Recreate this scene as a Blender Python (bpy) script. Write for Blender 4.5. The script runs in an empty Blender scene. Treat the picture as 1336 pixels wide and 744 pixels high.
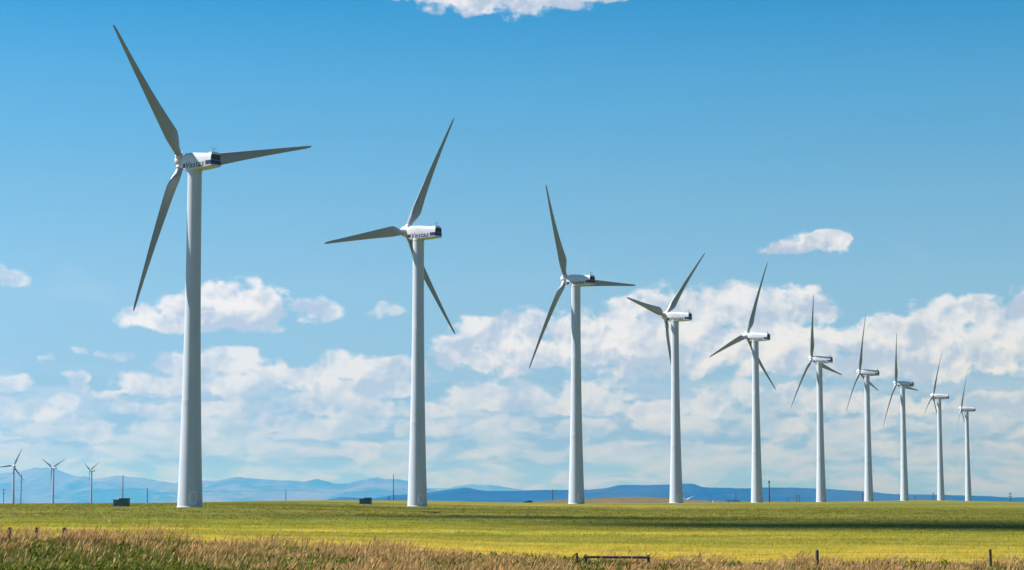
import bpy, math, random
import numpy as np
from mathutils import Matrix, Vector, noise as mnoise
R = math.radians
rng = np.random.default_rng(7)
random.seed(7)
scene = bpy.context.scene
col = scene.collection

# ---------------------------------------------------------------- camera
FPX, CX, CY, HZ = 2815.0, 668.0, 372.0, 654.0          # survey of the view: focal length, centre, eye-level row
PITCH = math.atan((HZ - CY) / FPX)
cam_d = bpy.data.cameras.new('camera')
cam_d.sensor_width = 36.0
cam_d.lens = 36.0 * FPX / 1336.0
cam_d.clip_start = 0.5
cam_d.clip_end = 120000
cam = bpy.data.objects.new('camera', cam_d)
col.objects.link(cam)
cam.location = (0, 0, 0)
cam.rotation_euler = (R(90) + PITCH, 0, 0)
scene.camera = cam
CP, SP = math.cos(PITCH), math.sin(PITCH)

def at(px, py, Y):
    """the real place, Y metres ahead of the viewer, that shows at (px, py)"""
    u = (px - CX) / FPX
    v = -(py - CY) / FPX
    dx, dy, dz = u, CP - v * SP, SP + v * CP
    return (dx / dy * Y, Y, dz / dy * Y)

def slope_of(py):
    v = -(np.asarray(py, float) - CY) / FPX
    return (SP + v * CP) / (CP - v * SP)

# ---------------------------------------------------------------- terrain heights
PXS = np.array([-500, 0, 120, 250, 330, 420, 545, 640, 750, 884, 1000, 1100, 1150, 1200, 1264, 1336, 1800.])
ROWS = [
 # distance, then ground level (as sight line rows) per direction
 (90,  [752, 752, 752, 754, 758, 762, 770, 778, 785, 790, 790, 790, 790, 790, 792, 796, 800]),
 (113, [716, 717, 719, 722, 726, 730, 736, 740, 745, 749, 749, 748, 748, 750, 752, 755, 756]),
 (130, [706, 707, 708, 711, 714, 717, 722, 726, 729, 732, 733, 732, 732, 733, 735, 737, 738]),
 (200, [684, 685, 685, 686, 687, 688, 689, 691, 692, 693, 693, 693, 693, 694, 694, 695, 695]),
 (260, [671, 671, 671, 671.5, 672.5, 673, 675, 676, 677, 677.5, 678, 677.5, 677.5, 677.5, 678, 679, 680]),
 (310, [663, 663, 662.5, 661.2, 662, 664, 667, 668.5, 669.5, 670, 670, 670, 670, 670.5, 671, 671.5, 672]),
 (395, [658, 658, 657.5, 656.6, 656.5, 657, 660.4, 662, 663, 663, 663, 663, 663, 663, 663.5, 664, 664]),
 (470, [656.8, 656.8, 657, 655.6, 653.8, 653.2, 655, 657, 657.6, 659, 659.3, 659, 658.8, 658.8, 659, 660, 660]),
 (560, [657.5, 657.5, 657.5, 656.2, 653.6, 652.6, 653.2, 655.4, 656.6, 656.4, 657.3, 657.2, 657, 657, 657.3, 658.4, 659]),
 (700, [660, 660, 659, 658, 656.5, 655.5, 655, 656, 657.2, 656, 655.2, 655.4, 655.4, 655.2, 655.8, 657, 658]),
 (850, [662, 662, 661, 660, 659, 658.5, 658, 658, 659, 657.5, 655.8, 654.4, 653.8, 653.6, 654.6, 656.2, 657]),
 (1030, [663, 663, 662, 661, 661, 661, 660, 660, 661, 660, 657.5, 654.8, 653.4, 652.4, 653.7, 655.8, 656.5]),
 (1180, [664, 664, 664, 663, 663, 663, 663, 662, 663, 663, 661, 657, 655, 653.2, 653.6, 655.6, 656.2]),
 (1450, [664, 664, 664, 665, 665, 665, 665, 665, 666, 667, 668, 666, 664, 662, 661, 660, 660]),
 (2600, [662, 662, 663, 666, 668, 670, 670, 672, 674, 676, 676, 676, 674, 672, 670, 668, 666]),
 (3200, [658.5, 658.5, 659, 664, 668, 671, 674, 677, 679, 680, 680, 678, 676, 674, 672, 670, 668]),
 (4500, [664, 664, 665, 668, 672, 676, 680, 682, 683, 684, 684, 682, 680, 678, 676, 674, 672]),
 (12000, [676] * 17),
 (45000, [664] * 17),
]
LY = np.log(np.array([r[0] for r in ROWS], float))
TV = (PXS - CX) / FPX * 1.005
ZT = np.array([slope_of(r[1]) * r[0] for r in ROWS])      # heights
SL = np.array([slope_of(r[1]) for r in ROWS])             # slopes seen from the viewer
NF = 600
TF = np.linspace(TV[0], TV[-1], NF)
SLF = np.array([np.interp(TF, TV, s) for s in SL])
k = np.exp(-0.5 * (np.arange(-12, 13) / 5.0) ** 2); k /= k.sum()
SLF = np.array([np.convolve(np.pad(s, 12, mode='edge'), k, mode='valid') for s in SLF])

def value_noise(x, y, seed=0):
    xi, yi = np.floor(x).astype(np.int64), np.floor(y).astype(np.int64)
    fx, fy = x - xi, y - yi
    fx, fy = fx * fx * (3 - 2 * fx), fy * fy * (3 - 2 * fy)
    def h(a, b):
        n = (a * 374761393 + b * 668265263 + seed * 1442695041) & 0xffffffff
        n = ((n ^ (n >> 13)) * 1274126177) & 0xffffffff
        return ((n ^ (n >> 16)) & 0xffff) / 65535.0
    a = h(xi, yi) * (1 - fx) + h(xi + 1, yi) * fx
    b = h(xi, yi + 1) * (1 - fx) + h(xi + 1, yi + 1) * fx
    return a * (1 - fy) + b * fy

def fbm(x, y, octs=4, seed=0, gain=.5):
    s, a, t = 0, 1, 0
    for i in range(octs):
        s = s + a * value_noise(x * 2 ** i + 17.3 * i, y * 2 ** i - 9.1 * i, seed + i)
        t += a
        a *= gain
    return s / t

def height(X, Y):
    X, Y = np.asarray(X, float), np.asarray(Y, float)
    X, Y = np.broadcast_arrays(X, Y)
    r = np.hypot(X, Y)
    az = np.arctan2(X, Y)
    D = r * np.cos(np.clip(az, -.3, .3))
    t = np.tan(np.clip(az, -.45, .45))
    ly = np.log(np.maximum(D, 1.0))
    l = np.clip(ly, LY[0], LY[-1])
    j = np.clip(np.searchsorted(LY, l, side='right') - 1, 0, len(LY) - 2)
    tf = np.clip((t - TF[0]) / (TF[-1] - TF[0]), 0, 1) * (NF - 1.001)
    ti = tf.astype(int); tr = tf - ti
    def S(i):
        i = np.clip(i, 0, len(LY) - 1)
        return SLF[i, ti] * (1 - tr) + SLF[i, ti + 1] * tr
    s0, s1, s2, s3 = S(j - 1), S(j), S(j + 1), S(j + 2)
    L = lambda i: LY[np.clip(i, 0, len(LY) - 1)]
    h = L(j + 1) - L(j)
    d1 = (s2 - s1) / h
    d0 = np.where(j > 0, (s1 - s0) / np.maximum(L(j) - L(j - 1), 1e-6), d1)
    d2 = np.where(j < len(LY) - 2, (s3 - s2) / np.maximum(L(j + 2) - L(j + 1), 1e-6), d1)
    m1 = np.where(d0 * d1 > 0, 2 * d0 * d1 / (d0 + d1 + 1e-12 * np.sign(d1)), 0)
    m2 = np.where(d1 * d2 > 0, 2 * d1 * d2 / (d1 + d2 + 1e-12 * np.sign(d1)), 0)
    u = (l - L(j)) / h
    sl = ((1 + 2 * u) * (1 - u) ** 2) * s1 + u * (1 - u) ** 2 * h * m1 + u * u * (3 - 2 * u) * s2 + u * u * (u - 1) * h * m2
    z = sl * np.maximum(D, 90.0)
    near = np.clip(D / 90.0, 0, 1)
    z = np.where(D < 90, -1.75 * (1 - near) + z * near, z)
    z = z + (fbm(X / 9, Y / 9, 3, 5) - .5) * np.clip(1 - D / 700, 0, 1) * .10
    return z

def hz(x, y):
    return float(height(np.array([x]), np.array([y]))[0])

# ---------------------------------------------------------------- helpers
def link_mesh(name, verts, faces, mat=None, parent=None, smooth=False):
    me = bpy.data.meshes.new(name)
    me.from_pydata([tuple(v) for v in verts], [], [tuple(f) for f in faces])
    if smooth:
        me.polygons.foreach_set('use_smooth', [True] * len(me.polygons))
    me.update()
    o = bpy.data.objects.new(name, me)
    col.objects.link(o)
    if mat: me.materials.append(mat)
    if parent: o.parent = parent
    return o

def fast_mesh(name, verts, loops, starts, mat, colors=None, smooth=False):
    me = bpy.data.meshes.new(name)
    me.vertices.add(len(verts)); me.vertices.foreach_set('co', np.ascontiguousarray(verts, np.float32).ravel())
    me.loops.add(len(loops)); me.loops.foreach_set('vertex_index', np.ascontiguousarray(loops, np.int32))
    me.polygons.add(len(starts)); me.polygons.foreach_set('loop_start', np.ascontiguousarray(starts, np.int32))
    if smooth: me.polygons.foreach_set('use_smooth', np.ones(len(starts), bool))
    me.update(calc_edges=True)
    if colors is not None:
        a = me.color_attributes.new('tint', 'FLOAT_COLOR', 'POINT')
        c = np.ones((len(verts), 4), np.float32); c[:, :3] = colors
        a.data.foreach_set('color', c.ravel())
    me.materials.append(mat)
    o = bpy.data.objects.new(name, me)
    col.objects.link(o)
    return o

class MB:
    def __init__(self): self.v, self.f = [], []
    def add(self, vs, fs):
        b = len(self.v); self.v += [tuple(p) for p in vs]; self.f += [tuple(i + b for i in f) for f in fs]
    def box(self, x0, x1, y0, y1, z0, z1, bev=0.0, M=None):
        import bmesh
        bm = bmesh.new(); bmesh.ops.create_cube(bm, size=1)
        for v in bm.verts:
            v.co = Vector(((x0 + x1) / 2 + v.co.x * (x1 - x0), (y0 + y1) / 2 + v.co.y * (y1 - y0), (z0 + z1) / 2 + v.co.z * (z1 - z0)))
        if bev: bmesh.ops.bevel(bm, geom=bm.edges[:], offset=bev, segments=2, profile=.6, affect='EDGES')
        if M: bm.transform(M)
        bm.verts.index_update()
        self.add([v.co[:] for v in bm.verts], [[v.index for v in f.verts] for f in bm.faces]); bm.free()
    def tube(self, p, q, r0, r1=None, n=10):
        r1 = r0 if r1 is None else r1
        p, q = Vector(p), Vector(q); d = (q - p).normalized()
        a = d.orthogonal().normalized(); b = d.cross(a)
        vs = []
        for c, r in ((p, r0), (q, r1)):
            for i in range(n):
                t = 2 * math.pi * i / n
                vs.append(c + (a * math.cos(t) + b * math.sin(t)) * r)
        self.add(vs, [[i, (i + 1) % n, n + (i + 1) % n, n + i] for i in range(n)] + [list(range(n))[::-1], list(range(n, 2 * n))])
    def lathe(self, prof, n=48, c=(0, 0, 0), axis='z'):
        vs, fs = [], []
        for (r, z) in prof:
            for i in range(n):
                t = 2 * math.pi * i / n
                x, y = r * math.cos(t), r * math.sin(t)
                vs.append((c[0] + x, c[1] + y, c[2] + z) if axis == 'z' else (c[0] + x, c[1] + z, c[2] - y))
        for k_ in range(len(prof) - 1):
            for i in range(n):
                j = (i + 1) % n
                fs.append([k_ * n + i, k_ * n + j, (k_ + 1) * n + j, (k_ + 1) * n + i])
        fs.append(list(range(n))[::-1]); m = (len(prof) - 1) * n; fs.append(list(range(m, m + n)))
        self.add(vs, fs)
    def build(self, name, mat, parent=None, smooth=False, angle=None):
        o = link_mesh(name, self.v, self.f, mat, parent, smooth)
        if angle is not None:
            import bmesh
            bm = bmesh.new(); bm.from_mesh(o.data)
            bmesh.ops.recalc_face_normals(bm, faces=bm.faces[:])
            for f in bm.faces: f.smooth = True
            for e in bm.edges:
                if len(e.link_faces) == 2 and e.calc_face_angle(0) > R(angle): e.smooth = False
            bm.to_mesh(o.data); bm.free()
        return o

def tag(o, label=None, cat=None, group=None, kind=None):
    if label: o['label'] = label
    if cat: o['category'] = cat
    if group: o['group'] = group
    if kind: o['kind'] = kind
    return o

def empty(name, loc=(0, 0, 0)):
    o = bpy.data.objects.new(name, None); col.objects.link(o)
    o.location = loc; o.empty_display_size = 1
    return o

def kids(o): return [c for c in bpy.data.objects if c.parent == o]

def copy_tree(o, parent=None):
    c = o.copy(); col.objects.link(c); c.parent = parent
    for ch in kids(o): copy_tree(ch, c)
    return c

# ---------------------------------------------------------------- materials
class NT:
    def __init__(self, nt): self.nt = nt; self.n = nt.nodes; self.l = nt.links
    def node(self, t, **kw):
        nd = self.n.new(t)
        for k_, v in kw.items(): setattr(nd, k_, v)
        return nd
    def put(self, sock, v):
        if isinstance(v, bpy.types.NodeSocket): self.l.new(v, sock)
        elif v is not None:
            if hasattr(sock, 'default_value'):
                try: sock.default_value = v
                except Exception: sock.default_value = tuple(v) + (1,)
    def math(self, op, a, b=None, c=None, clamp=False):
        nd = self.node('ShaderNodeMath', operation=op, use_clamp=clamp)
        self.put(nd.inputs[0], a); self.put(nd.inputs[1], b)
        if c is not None: self.put(nd.inputs[2], c)
        return nd.outputs[0]
    def vmath(self, op, a, b=None):
        nd = self.node('ShaderNodeVectorMath', operation=op)
        self.put(nd.inputs[0], a)
        if b is not None: self.put(nd.inputs[1], b)
        return nd.outputs['Value'] if op in ('LENGTH', 'DOT_PRODUCT') else nd.outputs[0]
    def mix(self, f, a, b, blend='MIX'):
        nd = self.node('ShaderNodeMix', data_type='RGBA', blend_type=blend)
        self.put(nd.inputs[0], f); self.put(nd.inputs[6], a if isinstance(a, bpy.types.NodeSocket) else tuple(a)[:3] + (1,))
        self.put(nd.inputs[7], b if isinstance(b, bpy.types.NodeSocket) else tuple(b)[:3] + (1,))
        return nd.outputs[2]
    def noise(self, vec, scale, detail=4, rough=.55, dist=0.0, dim='3D'):
        nd = self.node('ShaderNodeTexNoise', noise_dimensions=dim)
        if vec is not None: self.l.new(vec, nd.inputs['Vector'])
        nd.inputs['Scale'].default_value = scale; nd.inputs['Detail'].default_value = detail
        nd.inputs['Roughness'].default_value = rough; nd.inputs['Distortion'].default_value = dist
        return nd.outputs[0]
    def ramp(self, v, lo, hi, smooth=True):
        nd = self.node('ShaderNodeMapRange', interpolation_type='SMOOTHSTEP' if smooth else 'LINEAR', clamp=True)
        self.put(nd.inputs[0], v); self.put(nd.inputs[1], lo); self.put(nd.inputs[2], hi)
        return nd.outputs[0]
    def mapping(self, vec, scale=(1, 1, 1), loc=(0, 0, 0), rot=(0, 0, 0)):
        nd = self.node('ShaderNodeMapping'); self.l.new(vec, nd.inputs[0])
        nd.inputs['Scale'].default_value = scale; nd.inputs['Location'].default_value = loc; nd.inputs['Rotation'].default_value = rot
        return nd.outputs[0]

def new_mat(name):
    m = bpy.data.materials.new(name); m.use_nodes = True
    b = m.node_tree.nodes['Principled BSDF']
    return m, NT(m.node_tree), b

def painted(name, c, rough=.45, dirt=.12, scale=.6, streak=True, metal=0.0):
    m, t, b = new_mat(name)
    geo = t.node('ShaderNodeTexCoord').outputs['Object']
    n1 = t.noise(t.mapping(geo, (1, 1, .12 if streak else 1)), scale * 3, 6, .6)
    n2 = t.noise(geo, scale, 5, .6)
    f = t.math('MULTIPLY', t.ramp(t.math('ADD', t.math('MULTIPLY', n1, .6), t.math('MULTIPLY', n2, .4)), .42, .72), dirt)
    dc = (c[0] * .55 + .02, c[1] * .53 + .02, c[2] * .47 + .015)
    t.put(b.inputs['Base Color'], t.mix(f, c, dc))
    b.inputs['Roughness'].default_value = rough; b.inputs['Metallic'].default_value = metal
    return m

M_tower = painted('tower_paint', (.47, .51, .575), .42, .22, .35)
M_nac = painted('nacelle_paint', (.53, .55, .585), .4, .35, .5)
M_blade = painted('blade_paint', (.255, .29, .315), .35, .25, .4, streak=False)
M_navy = painted('navy_paint', (.007, .022, .095), .45, .1, 1)
M_dark = painted('dark_vent_shade', (.03, .035, .035), .6, .2, 2)
M_steel = painted('dark_steel', (.06, .06, .065), .5, .2, 2)
M_frame = painted('door_frame_paint', (.75, .78, .78), .5, .2, 2)
M_green = painted('dark_green_paint', (.014, .070, .045), .5, .35, 1.5)
M_white = painted('white_sheet', (.75, .75, .72), .6, .2, 1.5)
M_ins = painted('insulator_grey', (.25, .25, .27), .4, .1, 2)

def wood(name, c1, c2):
    m, t, b = new_mat(name)
    g = t.node('ShaderNodeTexCoord').outputs['Object']
    n = t.noise(t.mapping(g, (1, 1, .1)), 14, 6, .65)
    t.put(b.inputs['Base Color'], t.mix(t.ramp(n, .35, .68), c1, c2))
    b.inputs['Roughness'].default_value = .9
    bp = t.node('ShaderNodeBump'); bp.inputs['Strength'].default_value = .6; bp.inputs['Distance'].default_value = .01
    t.l.new(n, bp.inputs['Height']); t.l.new(bp.outputs[0], b.inputs['Normal'])
    return m
M_pole = wood('weathered_pole_wood', (.05, .045, .04), (.11, .09, .075))
M_post = wood('weathered_post_wood', (.030, .025, .022), (.10, .075, .055))

def field_colour(t):
    """colour of the ripening crop, laid out on the ground in metres"""
    pos = t.node('ShaderNodeNewGeometry').outputs['Position']
    flat = t.vmath('MULTIPLY', pos, (1, 1, 0))
    big = t.noise(t.mapping(flat, (.010, .024, 1)), 1, 4, .55, .4)
    mid = t.noise(t.mapping(flat, (.020, .115, 1), (3, 7, 0), (0, 0, .04)), 1, 5, .6, .3)
    row = t.noise(t.mapping(flat, (.16, .55, 1), (3, 7, 0), (0, 0, -.05)), 1, 4, .62)
    fine = t.noise(flat, 1.1, 5, .7)
    yellow = (.48, .385, .055, 1); green = (.235, .25, .026, 1); olive = (.11, .13, .012, 1); straw = (.64, .45, .095, 1)
    c = t.mix(t.ramp(mid, .38, .60), green, yellow)
    c = t.mix(t.math('MULTIPLY', t.ramp(big, .55, .38), .55), c, green)
    c = t.mix(t.math('MULTIPLY', t.ramp(row, .58, .36), .55), c, olive)
    c = t.mix(t.math('MULTIPLY', t.ramp(row, .56, .72), .45), c, straw)
    sy = t.node('ShaderNodeSeparateXYZ'); t.l.new(pos, sy.inputs[0])
    wob = t.math('ADD', sy.outputs[1], t.math('MULTIPLY', t.math('SUBTRACT', t.noise(t.mapping(flat, (.012, .03, 1), (2, 5, 0)), 1, 4, .6), .5), 150))
    gb = t.math('MULTIPLY', t.ramp(wob, 170, 225), t.ramp(wob, 400, 320))
    c = t.mix(t.math('MULTIPLY', gb, .62), c, t.mix(t.ramp(row, .35, .65), olive, green))
    c = t.mix(t.math('MULTIPLY', t.ramp(fine, .50, .28), .45), c, olive)
    fs_ = t.noise(t.mapping(flat, (.016, .011, 1), (8, 1, 0)), 1, 4, .6)
    c = t.mix(t.math('MULTIPLY', t.math('MULTIPLY', t.ramp(fs_, .50, .62), t.ramp(sy.outputs[1], 260, 360)), .65), c, green)
    edge = t.math('ADD', sy.outputs[1], t.math('MULTIPLY', mid, 60))
    c = t.mix(t.math('MULTIPLY', t.ramp(edge, 205, 155), .6), c, t.mix(t.ramp(row, .35, .6), yellow, straw))
    return c, fine, flat

m_ground, t, b = new_mat('field_ground')
fc, fine, flat = field_colour(t)
zone = t.node('ShaderNodeVertexColor', layer_name='tint').outputs[0]
sep = t.node('ShaderNodeSeparateColor'); t.l.new(zone, sep.inputs[0])
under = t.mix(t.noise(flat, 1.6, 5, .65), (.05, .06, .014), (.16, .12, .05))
far = t.mix(t.ramp(t.noise(flat, .004, 6, .6), .4, .62), (.05, .06, .015), (.12, .09, .03))
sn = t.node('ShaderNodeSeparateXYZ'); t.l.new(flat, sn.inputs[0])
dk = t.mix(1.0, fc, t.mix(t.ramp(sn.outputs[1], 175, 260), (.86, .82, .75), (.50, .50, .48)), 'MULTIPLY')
bands = t.noise(t.mapping(flat, (.0065, .024, 1), (1, 9, 0)), 1, 6, .62, .5)
dk = t.mix(t.math('MULTIPLY', t.ramp(bands, .52, .40), .62), dk, (.045, .058, .006))
dk = t.mix(t.math('MULTIPLY', t.ramp(bands, .54, .66), .50), dk, (.20, .155, .022))
grit = t.noise(t.mapping(flat, (.35, .9, 1)), 1, 6, .72)
dk = t.mix(t.math('MULTIPLY', t.ramp(grit, .52, .34), .55), dk, (.045, .055, .007))
dk = t.mix(t.math('MULTIPLY', t.ramp(grit, .56, .72), .5), dk, (.26, .21, .04))
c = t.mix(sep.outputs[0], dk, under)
c = t.mix(sep.outputs[1], c, far)
t.put(b.inputs['Base Color'], c); b.inputs['Roughness'].default_value = 1.0
b.inputs['Specular IOR Level'].default_value = .1
bp = t.node('ShaderNodeBump'); bp.inputs['Strength'].default_value = .8; bp.inputs['Distance'].default_value = .35
hn = t.math('ADD', t.noise(flat, 1.5, 6, .7), t.math('MULTIPLY', t.noise(flat, 7, 3, .7), .3))
t.l.new(hn, bp.inputs['Height']); t.l.new(bp.outputs[0], b.inputs['Normal'])

def leafy(name, colour_fn, transl=.35):
    m, t, b = new_mat(name)
    cc = colour_fn(t)
    t.put(b.inputs['Base Color'], cc); b.inputs['Roughness'].default_value = .75
    b.inputs['Specular IOR Level'].default_value = .2
    tr = t.node('ShaderNodeBsdfTranslucent'); t.put(tr.inputs[0], cc)
    mx = t.node('ShaderNodeMixShader'); mx.inputs[0].default_value = transl
    t.l.new(b.outputs[0], mx.inputs[1]); t.l.new(tr.outputs[0], mx.inputs[2])
    t.l.new(mx.outputs[0], t.n['Material Output'].inputs[0])
    return m
def _tint(t):
    return t.node('ShaderNodeVertexColor', layer_name='tint').outputs[0]
def _crop(t):
    cc, _, _ = field_colour(t)
    return t.mix(1.0, cc, _tint(t), 'MULTIPLY')
M_grass = leafy('tall_grass_blades', _tint)
M_crop = leafy('crop_stalks', _crop, .45)

# ---------------------------------------------------------------- the ground, one sheet out to the horizon
az_in = np.linspace(-17.5, 17.5, 330)
az_out = np.concatenate([np.linspace(-180, -20, 34)[1:], az_in, np.linspace(20, 180, 34)])
azs = np.radians(az_out)
ds = np.concatenate([[0.0, 5, 10, 20, 30, 45, 60, 75], np.exp(np.linspace(math.log(85), math.log(1500), 330)), np.exp(np.linspace(math.log(1560), math.log(84000), 50))])
AZ, DD = np.meshgrid(azs, ds[1:])
GX, GY = np.sin(AZ) * DD, np.cos(AZ) * DD
GZ = height(GX, GY)
na, nd_ = len(azs), len(ds) - 1
V = np.concatenate([[[0, 0, -1.75]], np.stack([GX.ravel(), GY.ravel(), GZ.ravel()], 1)])
idx = 1 + np.arange(nd_ * na).reshape(nd_, na)
nx_ = np.roll(idx, -1, axis=1)
quads = np.stack([idx[:-1], nx_[:-1], nx_[1:], idx[1:]], -1).reshape(-1, 4)
quads = quads[:, ::-1]
tris = np.stack([np.zeros(na, int), nx_[0], idx[0]], 1)
loops = np.concatenate([quads.ravel(), tris.ravel()])
starts = np.concatenate([np.arange(len(quads)) * 4, len(quads) * 4 + np.arange(na) * 3])
def edge_Y(X):                      # how far the rough grass of the fence strip reaches
    return 119 + 3.0 * (fbm(X / 7 + 5, X * 0 + .5, 3, 11) - .5) * 2
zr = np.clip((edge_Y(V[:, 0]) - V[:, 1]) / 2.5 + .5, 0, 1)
zg = np.clip((V[:, 1] - 1350) / 300, 0, 1) + np.where(V[:, 1] < -10, 1, 0) * 0
zc = np.stack([zr, np.clip(zg, 0, 1), zr * 0], 1)
ground = fast_mesh('ground', V, loops, starts, m_ground, zc, smooth=True)
tag(ground, kind='structure')

# brown grassy rise behind the field
m_rise, t, b = new_mat('dry_hill_grass')
pos = t.node('ShaderNodeNewGeometry').outputs['Position']
n1 = t.noise(pos, .035, 6, .65); n2 = t.noise(pos, .3, 5, .7)
cc = t.mix(t.ramp(n1, .4, .62), (.100, .063, .012), (.055, .045, .009))
cc = t.mix(t.math('MULTIPLY', t.ramp(n2, .52, .70), .8), cc, (.022, .026, .005))
t.put(b.inputs['Base Color'], cc); b.inputs['Roughness'].default_value = 1
bp = t.node('ShaderNodeBump'); bp.inputs['Distance'].default_value = 1.5; t.l.new(n2, bp.inputs['Height']); t.l.new(bp.outputs[0], b.inputs['Normal'])

def ridge(name, prof, Yc, depth, mat, rough, spur, base_z, n_y=40, step_px=2.0, seed=0, gully=1.0, jag=0):
    """a range of hills as solid relief: prof lists (direction, crest row) read off the skyline"""
    P = np.array(prof, float)
    px = np.arange(P[0, 0], P[-1, 0] + .1, step_px)
    row = np.interp(px, P[:, 0], P[:, 1])
    kk = np.exp(-0.5 * (np.arange(-4, 5) / 1.4) ** 2); kk /= kk.sum()
    row = np.convolve(np.pad(row, 4, mode='edge'), kk, mode='valid')
    if jag: row = row + (fbm(px / 9, px * 0 + 2.5, 4, seed + 2, .6) - .5) * jag
    X0 = (px - CX) / FPX * 1.005 * Yc
    crest = slope_of(row) * Yc
    vv = np.linspace(-1, 1, n_y)
    A, B = np.meshgrid(np.arange(len(px)), vv)
    X = X0[A] * (1 + 0 * B)
    Yoff = B * depth
    s = fbm(X / spur, Yoff / spur * .5 + 3, 5, seed, .55)
    s2 = 1 - np.abs(2 * fbm(X / (spur * .7) + 9, Yoff / (spur * 1.6), 5, seed + 5, .55) - 1)
    fall = 1 - np.abs(B) ** 1.25
    H = crest[A] - base_z
    Z = base_z + H * fall * (1 - gully * (1 - fall) * (1.1 * s)) + (s2 - .75) * rough * (1 - fall) * 1.5 * (np.abs(B) > .02)
    Z += (fbm(X / (spur * .12), Yoff / (spur * .12), 3, seed + 9) - .5) * rough * .12
    Z = np.where(np.abs(B) >= .999, base_z - 20, Z)
    endf = np.minimum(1, np.minimum(A, len(px) - 1 - A) / 6.0)
    Z = base_z + (Z - base_z) * endf
    Vv = np.stack([X.ravel(), (Yc + Yoff).ravel(), Z.ravel()], 1)
    idn = np.arange(A.size).reshape(A.shape)
    q = np.stack([idn[:-1, :-1], idn[:-1, 1:], idn[1:, 1:], idn[1:, :-1]], -1).reshape(-1, 4)
    o = fast_mesh(name, Vv, q.ravel(), np.arange(len(q)) * 4, mat, None, smooth=True)
    return tag(o, kind='structure')

ridge('grassy_hill', [(600, 662), (660, 656.4), (700, 654.4), (730, 652.2), (780, 649.9), (815, 648.4), (845, 648.6), (872, 650.0), (893, 652.2), (930, 653.6), (1000, 653.9), (1060, 654.6), (1100, 656), (1150, 662)],
      1500, 130, m_rise, 1.0, 60, -9, 40, 1.0, 3, .5)

def hill_mat(name, ca, cb, cc_, sc):
    m, t, b = new_mat(name)
    pos = t.node('ShaderNodeNewGeometry').outputs['Position']
    n = t.noise(pos, sc, 8, .62, .3); n2 = t.noise(pos, sc * 6, 5, .6)
    c = t.mix(t.ramp(n, .42, .58), ca, cb)
    c = t.mix(t.ramp(n2, .55, .72), c, cc_)
    t.put(b.inputs['Base Color'], c); b.inputs['Roughness'].default_value = 1
    b.inputs['Specular IOR Level'].default_value = 0
    return m
M_hills = hill_mat('forested_hills', (.006, .014, .008), (.018, .026, .012), (.040, .040, .02), .0006)
M_mount = hill_mat('rocky_mountains', (.085, .08, .078), (.025, .035, .025), (.13, .125, .12), .0004)

HILLS = [(380, 660), (420, 654), (432, 651.2), (447.6, 648.2), (463, 648.7), (488, 650.2), (500, 648), (513.7, 645.8), (534, 645.6), (550, 643.4), (564.6, 641.8), (582.4, 638.9), (600, 637), (608, 635.6), (615, 636.4), (623, 638.5), (640, 640.3), (674, 640), (709, 638.7), (740, 639), (768, 638.4), (788, 637.3), (803, 633.2), (816, 632.4), (845, 632.6), (873, 631.6), (890, 630.6), (902, 630.6), (911, 634.6), (925, 636), (978, 636.6), (1011, 635.5), (1030, 635.6), (1076, 637.7), (1100, 639.5), (1128, 641), (1148, 643.6), (1174, 645.2), (1193, 645.0), (1226, 645.2), (1265, 646.4), (1285, 647.5), (1308, 649), (1336, 648.3), (1400, 650), (1500, 652)]
MOUNT = [(-160, 622), (-60, 619), (0, 617.2), (16, 616), (32, 616.6), (43, 612), (52, 609.6), (63, 609.3), (77, 611.2), (86, 614.6), (92, 617.4), (104, 621.8), (115, 621.8), (127, 625.6), (134, 625), (148, 622), (160.6, 620.0), (174, 622), (191, 624), (210, 628), (231, 630.6), (248, 628.2), (265, 627), (285, 626.8), (300, 625), (311, 622), (328, 622.8), (345, 625.4), (361, 626.3), (385, 627), (402, 628.4), (411, 626), (419, 625.2), (430, 628), (440, 630.6), (458, 630.2), (466, 627), (473, 625.4), (488, 622.8), (500, 624), (511, 625.2), (534, 625.9), (545, 629), (552, 633), (560, 638), (575, 645), (600, 655)]
MOUNT2 = [(520, 650), (540, 641), (559, 636.8), (587, 636.7), (602.8, 633.4), (612, 631.6), (620.6, 630.4), (630, 632.2), (640, 632.8), (651, 633.6), (662, 635.8), (673, 638.2), (690, 640.5), (720, 644), (760, 655)]
ridge('hills', HILLS, 25000, 5000, M_hills, 110, 1700, -210, 46, 1.5, 21, jag=.8)
ridge('mountains', MOUNT, 54000, 7500, M_mount, 300, 4200, -260, 70, 1.0, 33, jag=2.6)
ridge('far_mountains', MOUNT2, 66000, 7000, M_mount, 220, 4200, -300, 50, 1.0, 47, jag=2.2)

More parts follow.
